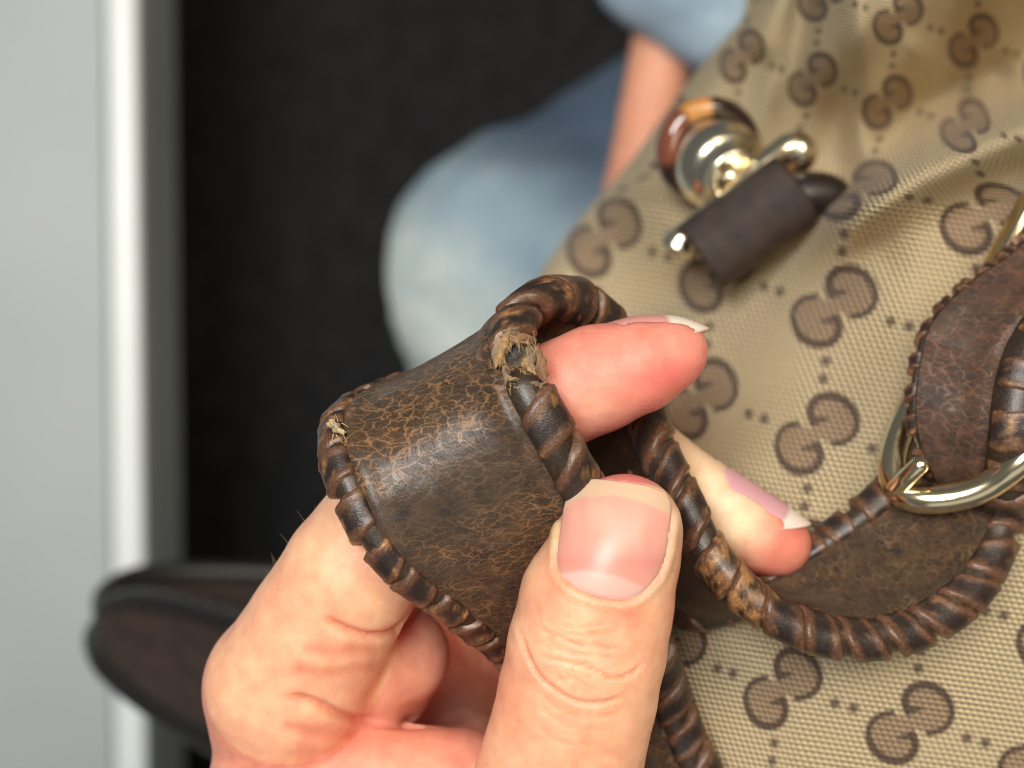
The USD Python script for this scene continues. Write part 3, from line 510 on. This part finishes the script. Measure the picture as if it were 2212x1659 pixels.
part(lr, 'tab_end', *tube(tipc, np.array([2.5, 3.4, 3.9, 4.1, 4.2, 4.2, 4.2, 4.1, 3.9, 3.5, 2.6, 1.0]), 18), 'lace_leather', col=np.tile(lin(30, 23, 21), (12 * 18 + 2, 1)))

# ------------------------------------------------------------------ the hand
hand = thing('hand', 'bare hand pinching the brown leather handle, thumbnail to the front', 'hand', P(1000, 1900, 205))
thumb = chain([(1348, 1152, 180.5, 128), (1328, 1200, 180.8, 143), (1290, 1300, 181.5, 166), (1268, 1400, 183, 171), (1248, 1500, 185, 171), (1215, 1640, 188, 174), (1150, 1900, 196, 205), (1080, 2250, 212, 300), (1040, 2700, 225, 330)], .80)
index = chain([(625, 1478, 201, 176), (690, 1360, 197, 158), (760, 1240, 194, 150), (880, 1080, 193, 142), (1010, 950, 192, 128), (1170, 870, 190.5, 118), (1290, 818, 189.5, 116), (1385, 788, 188.8, 102), (1440, 768, 188.3, 82), (1468, 758, 188, 62)])
index_low = chain([(612, 1490, 203, 172), (640, 1640, 208, 168), (700, 1950, 216, 200), (860, 2350, 226, 280), (960, 2700, 230, 320)])
bulge = chain([(640, 1462, 205, 130), (780, 1440, 206, 122), (860, 1415, 209, 112)])
bulge2 = chain([(640, 1560, 207, 105), (760, 1510, 209, 92), (850, 1490, 213, 80)])
band = chain([(600, 1700, 205, 150), (820, 1690, 203, 130), (1000, 1690, 203, 112), (1180, 1760, 205, 120)])
middle = chain([(1050, 1430, 292, 100), (1130, 1050, 272, 95), (1200, 830, 244, 90), (1320, 915, 229, 86), (1432, 1010, 210, 80), (1522, 1074, 206, 80), (1600, 1128, 204.5, 83), (1654, 1160, 204, 81), (1684, 1176, 203.8, 68)])
palm = chain([(1000, 1640, 235, 110), (1000, 1580, 268, 130), (780, 1560, 262, 130), (980, 1560, 288, 130), (1150, 1520, 288, 130), (1150, 1950, 244, 220), (800, 1900, 235, 210), (960, 2300, 232, 300), (1000, 2700, 230, 330)])
palm2 = chain([(760, 1440, 240, 110), (900, 1420, 282, 110), (1050, 1430, 292, 120), (1220, 1400, 280, 110)])
groups = [(palm, 2), (palm2, 4), (index_low, 2.0), (band, 1.2), (bulge, 2.6), (bulge2, 3.0), (index, 1.4), (middle, 1.0), (thumb, .6)]
pts = np.vstack([g[0][0] for g in groups]); lo = np.array([P(400, 1659, 205)[0] - 4, P(900, 2230, 205)[1], -305.]); hi = np.array([P(1800, 900, 212)[0], P(1400, 660, 188)[1], -165.])
hv, hf = surface(groups, .42, lo, hi); hv = relax(hv, hf, 5)
hn = normals(hv, hf); hx, hy = PX(hv); facing = (hn * unit(-hv)).sum(1); dep = -hv[:, 2]
ct, rt, _ = thumb
td = cKDTree(spline(ct, 200)); on_thumb = (td.query(hv)[0] < 12.5) & (hx > 1000) & (dep < 200)
ci = spline(index[0], 300); ti = cKDTree(ci); di, ii = ti.query(hv); on_index = (di < 11.5) & ~on_thumb & (dep < 214); ipar = ii / 299.
cm = spline(middle[0], 200); tm = cKDTree(cm); dm, im_ = tm.query(hv); on_mid = (dm < 8) & (hx > 1400) & (dep > 196); mpar = im_ / 199.
disp = .16 * (meshkit.fbm(hv / 5.0, 3, 2) - .5)
red = np.zeros(len(hv))
creases = [([(1121, 1354), (1141, 1413), (1166, 1460), (1198, 1488), (1240, 1512), (1273, 1519), (1310, 1515), (1345, 1505)], 4.2, .34), ([(1171, 1416), (1206, 1426), (1260, 1436), (1293, 1450), (1310, 1463), (1335, 1465), (1367, 1453), (1392, 1428)], 4.0, .30),
    ([(1146, 1349), (1211, 1376), (1255, 1393), (1297, 1396), (1354, 1403)], 3.5, .16), ([(1206, 1426), (1203, 1455), (1225, 1480)], 2.6, .12), ([(1235, 1436), (1239, 1470), (1240, 1508)], 2.6, .14), ([(1268, 1440), (1274, 1470)], 2.4, .12),
    ([(1195, 1470), (1235, 1464), (1262, 1476), (1290, 1495)], 2.5, .12), ([(1215, 1362), (1260, 1372), (1300, 1366)], 3, .1), ([(1210, 1350), (1250, 1356), (1310, 1345)], 3, .09), ([(1200, 1400), (1240, 1412), (1330, 1420)], 2.6, .1),
    ([(1160, 1300), (1168, 1345), (1190, 1385)], 3, .08), ([(1170, 1500), (1215, 1535), (1290, 1550), (1350, 1538)], 3.5, .09), ([(1165, 1530), (1230, 1570), (1310, 1575)], 3.5, .08), ([(1160, 1570), (1220, 1605), (1300, 1608)], 3.5, .07), ([(1235, 1464), (1210, 1440), (1185, 1440)], 2.2, .1), ([(1300, 1300), (1360, 1330), (1400, 1325)], 3.5, .08)]
for k in range(27):
    x0, y0 = rng.uniform(1150, 1370), rng.uniform(1325, 1640); ln_ = rng.uniform(25, 70); a = rng.normal(.12, .22)
    creases.append(([(x0 - ln_ * math.cos(a), y0 - ln_ * math.sin(a)), (x0, y0 + 5), (x0 + ln_ * math.cos(a), y0 + ln_ * math.sin(a) - 4)], 2.6, rng.uniform(.03, .08)))
w_t = on_thumb & (facing > .15)
for line, wd, dp in creases:
    s, t = seg_dist(hx[w_t], hy[w_t], line); g = np.exp(-(s / wd) ** 2) * sstep(0, .12, t) * sstep(1, .88, t); disp[w_t] -= dp * g; disp[w_t] += .25 * dp * np.exp(-((s - 2.6 * wd) / (1.6 * wd)) ** 2); red[w_t] = np.maximum(red[w_t], g * min(1, dp * 2.2))
w_i = (facing > .1) & ~on_thumb & (hx < 1060) & (hy > 1200)
for line, wd, dp in [([(690, 1330), (740, 1358), (800, 1375), (850, 1368), (900, 1325), (920, 1290)], 9, .9), ([(640, 1400), (720, 1408), (800, 1400)], 16, .07), ([(620, 1440), (720, 1452), (800, 1440)], 16, .07), ([(610, 1500), (680, 1520), (760, 1552), (900, 1560), (1000, 1545)], 11, .9), ([(600, 1560), (680, 1580), (760, 1590)], 14, .08)]:
    s, t = seg_dist(hx[w_i], hy[w_i], line); g = np.exp(-(s / wd) ** 2) * sstep(0, .15, t); disp[w_i] -= dp * g; red[w_i] = np.maximum(red[w_i], g * .8)
# ridges of the fingertip print
tipm = on_index * sstep(1180, 1240, hx) * sstep(.2, .5, facing)
disp += tipm * .03 * np.sin((hy + .12 * (hx - 1300) + 9 * np.sin(hx / 60)) * 2 * math.pi / 9.5)
# bed and folds of the thumbnail
TL = [(1208, 1238), (1203, 1215), (1208, 1165), (1217, 1102), (1226, 1072), (1236, 1054)]; TR = [(1420, 1248), (1436, 1206), (1446, 1150), (1450, 1110), (1449, 1085), (1440, 1066)]
TB = [(1208, 1238), (1219, 1254), (1260, 1281), (1328, 1298), (1377, 1290), (1420, 1248)]; TT = [(1236, 1054), (1250, 1042), (1275, 1035), (1330, 1039), (1395, 1049), (1440, 1066)]
poly = np.vstack([spline(TL, 40), spline(TT, 40), spline(TR, 40)[::-1], spline(TB, 40)[::-1]])
import shapely
poly_s = shapely.Polygon(poly); inside = np.zeros(len(hv), bool); inside[w_t] = shapely.contains_xy(poly_s, hx[w_t], hy[w_t])
near_front = w_t & (facing > .25); f0 = LinearNDInterpolator(np.stack([hx[near_front], hy[near_front]], 1), dep[near_front])
s, t = seg_dist(hx[w_t], hy[w_t], np.vstack([spline(TL, 30), spline(TB, 40)[1:], spline(TR, 30)[::1]])); sgn = np.where(inside[w_t], -1, 1)
foldm = sstep(1085, 1130, hy[w_t])
disp[w_t] += np.where(sgn > 0, (.34 * np.exp(-((s - 11) / 9) ** 2) - .25 * np.exp(-(s / 3.5) ** 2)) * foldm, -.55 * sstep(0, 6, s))
hv = hv + hn * disp[:, None]
# colours of the skin
def mixc(c, col, k): k = np.clip(k, 0, 1)[:, None]; return c * (1 - k) + col * k
base_c = lin(237, 178, 143); hc = np.tile(base_c, (len(hv), 1))
mott = meshkit.fbm(hv / 9.0, 4, 4)
hc = mixc(hc, lin(224, 154, 122), .35 * sstep(.45, .75, mott))
hc = mixc(hc, lin(236, 186, 146), .4 * sstep(.5, .3, meshkit.fbm(hv / 12.0, 3, 14)))
hc = mixc(hc, lin(232, 138, 124), on_index * sstep(.42, .62, ipar) * .85)
hc = mixc(hc, lin(244, 178, 150), on_index * .6 * np.exp(-((hx - 1290) / 60) ** 2 - ((hy - 880) / 45) ** 2))
hc = mixc(hc, lin(224, 100, 94), on_index * .5 * np.exp(-((hx - 1440) / 70) ** 2 - ((hy - 810) / 55) ** 2))
hc = mixc(hc, lin(214, 112, 110), on_thumb * sstep(1062, 1040, hy + .0 * hx) * .9)
hc = mixc(hc, lin(240, 200, 146), on_thumb * .6 * np.exp(-((hx - 1195) / 30) ** 2 - ((hy - 1120) / 70) ** 2))
hc = mixc(hc, lin(220, 120, 92), on_thumb * .55 * np.exp(-((hx - 1350) / 60) ** 2 - ((hy - 1330) / 28) ** 2))
hc = mixc(hc, lin(226, 128, 100), on_thumb * .45 * np.exp(-((hx - 1195) / 30) ** 2 - ((hy - 1270) / 50) ** 2))
hc = mixc(hc, lin(226, 112, 100), on_mid * sstep(.74, .97, mpar) * .75); hc = mixc(hc, lin(244, 206, 170), on_mid * .7 * sstep(.85, .72, mpar))
hc = mixc(hc, lin(196, 112, 82), .6 * red); hc = mixc(hc, lin(222, 134, 120), (~on_thumb & ~on_index & ~on_mid) * .55)
hc = mixc(hc, lin(226, 140, 116), ((hy > 1560) & (hx > 640) & (hx < 1100) & ~on_thumb) * .4)

# the thumbnail: a curved plate set into its bed
na, nb = 49, 61; A2 = np.linspace(0, 1, na)[None, :, None]; B2 = np.linspace(0, 1, nb)[:, None, None]
cL, cR, cB, cT = spline(TL, nb)[:, None], spline(TR, nb)[:, None], spline(TB, na)[None], spline(TT, na)[None]
bl, br, tl_, tr_ = [np.array(q, float) for q in (TL[0], TR[0], TL[-1], TR[-1])]
G = cL * (1 - A2) + cR * A2 + cB * (1 - B2) + cT * B2 - (bl * (1 - A2) * (1 - B2) + br * A2 * (1 - B2) + tl_ * (1 - A2) * B2 + tr_ * A2 * B2)
gxn, gyn = G[..., 0], G[..., 1]; z0 = f0(gxn, gyn); ok = ~np.isnan(z0)
qa = (gxn - 1330) / 120; qb = (gyn - 1170) / 130; M = np.stack([np.ones_like(qa), qa, qb, qa ** 2, qb ** 2, qa * qb], -1)
co = np.linalg.lstsq(M[ok], z0[ok], rcond=None)[0]; zf = M @ co
aa_, bb_ = A2[..., 0] * 2 - 1, B2[..., 0]
zn = zf - .30 + .28 * np.abs(aa_) ** 6 * (1 - bb_ * .5) + .25 * sstep(.05, 0, bb_) - .12 * sstep(.75, 1, bb_) + .15 * (np.abs(aa_) ** 2) * sstep(.8, 1, bb_)
nf = P(gxn, gyn, zn); nbk = nf + np.array([0, 0, -.42])
yl = np.interp(gxn, [1215, 1225, 1249, 1328, 1383, 1449], [1110, 1092, 1075, 1070, 1083, 1112]); lun = np.interp(gxn, [1200, 1219, 1260, 1328, 1391, 1430], [1246, 1238, 1232, 1243, 1267, 1290])
bed = lin(224, 152, 136) + 0 * gxn[..., None]; k = meshkit.fbm(np.stack([gxn / 20, gyn / 90, 0 * gxn], -1), 3, 6)[..., None]; bed = bed * (.9 + .2 * k)
bed = bed + (lin(240, 178, 156) - bed) * (.6 * np.exp(-((gxn - 1300) / 40) ** 2 - ((gyn - 1110) / 40) ** 2))[..., None]
bed = bed + (lin(216, 130, 120) - bed) * (.6 * np.exp(-((gyn - 1215) / 22) ** 2))[..., None]
wl = sstep(-5, 5, gyn - lun)[..., None]; nc = bed * (1 - wl) + lin(224, 172, 160) * wl
we = sstep(2.5, -2.5, gyn - yl)[..., None]; nc = nc * (1 - we) + lin(216, 172, 144) * we
v, f = shell(nf, nbk); uvn = np.stack([A2[..., 0] + 0 * B2[..., 0], B2[..., 0] + 0 * A2[..., 0]], -1).reshape(-1, 2)
part(hand, 'thumbnail', *fixed(v, f), 'nail', col=np.vstack([nc.reshape(-1, 3)] * 2), uv=np.vstack([uvn] * 2))

nail_tops = []
def side_nail(name, axis, d, rad, up2, phi0, phi1, white, tipcurve, cols):
    """A nail seen from its side: bent round the finger's axis; axis: pixel points, up2: image direction of the nail's back."""
    n = 60; m = 30; c = spline(np.array([P(x, y, dd) for (x, y), dd in zip(axis, d)]), n); r = np.interp(np.linspace(0, 1, n), np.linspace(0, 1, len(rad)), rad) * K * np.mean(d)
    t = unit(np.gradient(c, axis=0)); V = np.array([up2[0], -up2[1], 0.0]); V = unit(V - (t * V).sum(1, keepdims=True) * t); U = np.cross(t, V); U = np.where(U[:, 2:] < 0, -U, U)
    b = np.linspace(0, 1, n)[:, None]; ph = np.radians(phi0 + (phi1 - phi0) * np.linspace(0, 1, m))[None, :]; am = np.linspace(-1, 1, m)[None, :]
    ext = tipcurve * (am ** 2) * b ** 4; start = .26 * am ** 2 * (1 - b) ** 3
    bi = np.clip(b - ext + start, 0, 1) * (n - 1); g = lambda z: np.stack([np.interp(bi, np.arange(n), z[:, k]) for k in range(3)], -1)
    rr = np.interp(bi, np.arange(n), r); rr = rr - .75 * (np.abs(am) ** 5) * sstep(1.0, .8, b) - .6 * sstep(.16, 0, b)
    dirn = np.cos(ph)[..., None] * g(U) + np.sin(ph)[..., None] * g(V); top = g(c) + dirn * rr[..., None]; bot = g(c) + dirn * (rr - .38)[..., None]
    nail_tops.append(top)
    w = sstep(white - .02, white + .03, b - .10 * am ** 2 * 0 + .04 * np.cos(am * 3))[..., None]; w2 = sstep(.14, .05, b)[..., None]
    col = cols[0] * (1 - w) + cols[1] * w; col = col * (1 - w2) + lin(232, 200, 205) * w2 * 1.0
    v, f = shell(top, bot); uv = np.stack([np.repeat(np.linspace(0, 1, m)[None], n, 0), np.repeat(b, m, 1)], -1).reshape(-1, 2)
    part(hand, name, *fixed(v, f), 'nail', col=np.vstack([col.reshape(-1, 3)] * 2), uv=np.vstack([uv, uv]))
side_nail('fingernail', [(1292, 800), (1385, 775), (1460, 768), (1528, 772)], [190, 189.5, 189, 189], [93, 94, 86, 64], (0.12, -1), 38, 150, .60, .20, (lin(224, 144, 136), lin(238, 208, 188)))
side_nail('fingernail', [(1496, 1056), (1576, 1110), (1648, 1157), (1712, 1196)], [206.5, 205, 204, 203.5], [83, 86, 86, 77], (.62, -.78), 20, 150, .76, .26, (lin(212, 146, 152), lin(234, 204, 190)))
for top in nail_tops:                                   # the flesh lies under each nail
    tn = np.cross(np.gradient(top, axis=1), np.gradient(top, axis=0)); tn = unit(tn); out = top - top.mean((0, 1)); tn = tn * np.sign((tn * out).sum())
    tp, tn_ = top[12:-1, 5:-2].reshape(-1, 3), tn[12:-1, 5:-2].reshape(-1, 3); dd, ii = cKDTree(tp).query(hv); h = ((hv - tp[ii]) * tn_[ii]).sum(1); lat = np.sqrt(np.maximum(dd ** 2 - h ** 2, 0))
    k = (lat < .35) & (dd < 3) & (h > -.30) & (facing > -.9); hv[k] -= tn_[ii][k] * (h[k] + .30)[:, None]
part(hand, 'skin_body', *fixed(hv, hf), 'skin', col=hc)
# fine hairs along the back of the index finger
st, wd_ = [], []
edge = np.array([(702, 1078), (660, 1140), (622, 1195), (600, 1232), (570, 1275)], float)
for i in range(12):
    t = rng.uniform(0, 1) * 3.99; k = int(t); q = edge[k] + (edge[k + 1] - edge[k]) * (t - k) + rng.uniform(0, 14, 2); dr = np.array([-.35, -1.0]) + rng.normal(0, .22, 2); ln_ = rng.uniform(16, 44)
    st.append(np.array([P(*(q + dr * ln_ * u + np.array([-6, 0]) * u * u), 193.0) for u in np.linspace(0, 1, 6)])); wd_.append((.03, .008))
curves(hand, 'hair', st, wd_, 'hair', kind='stuff')
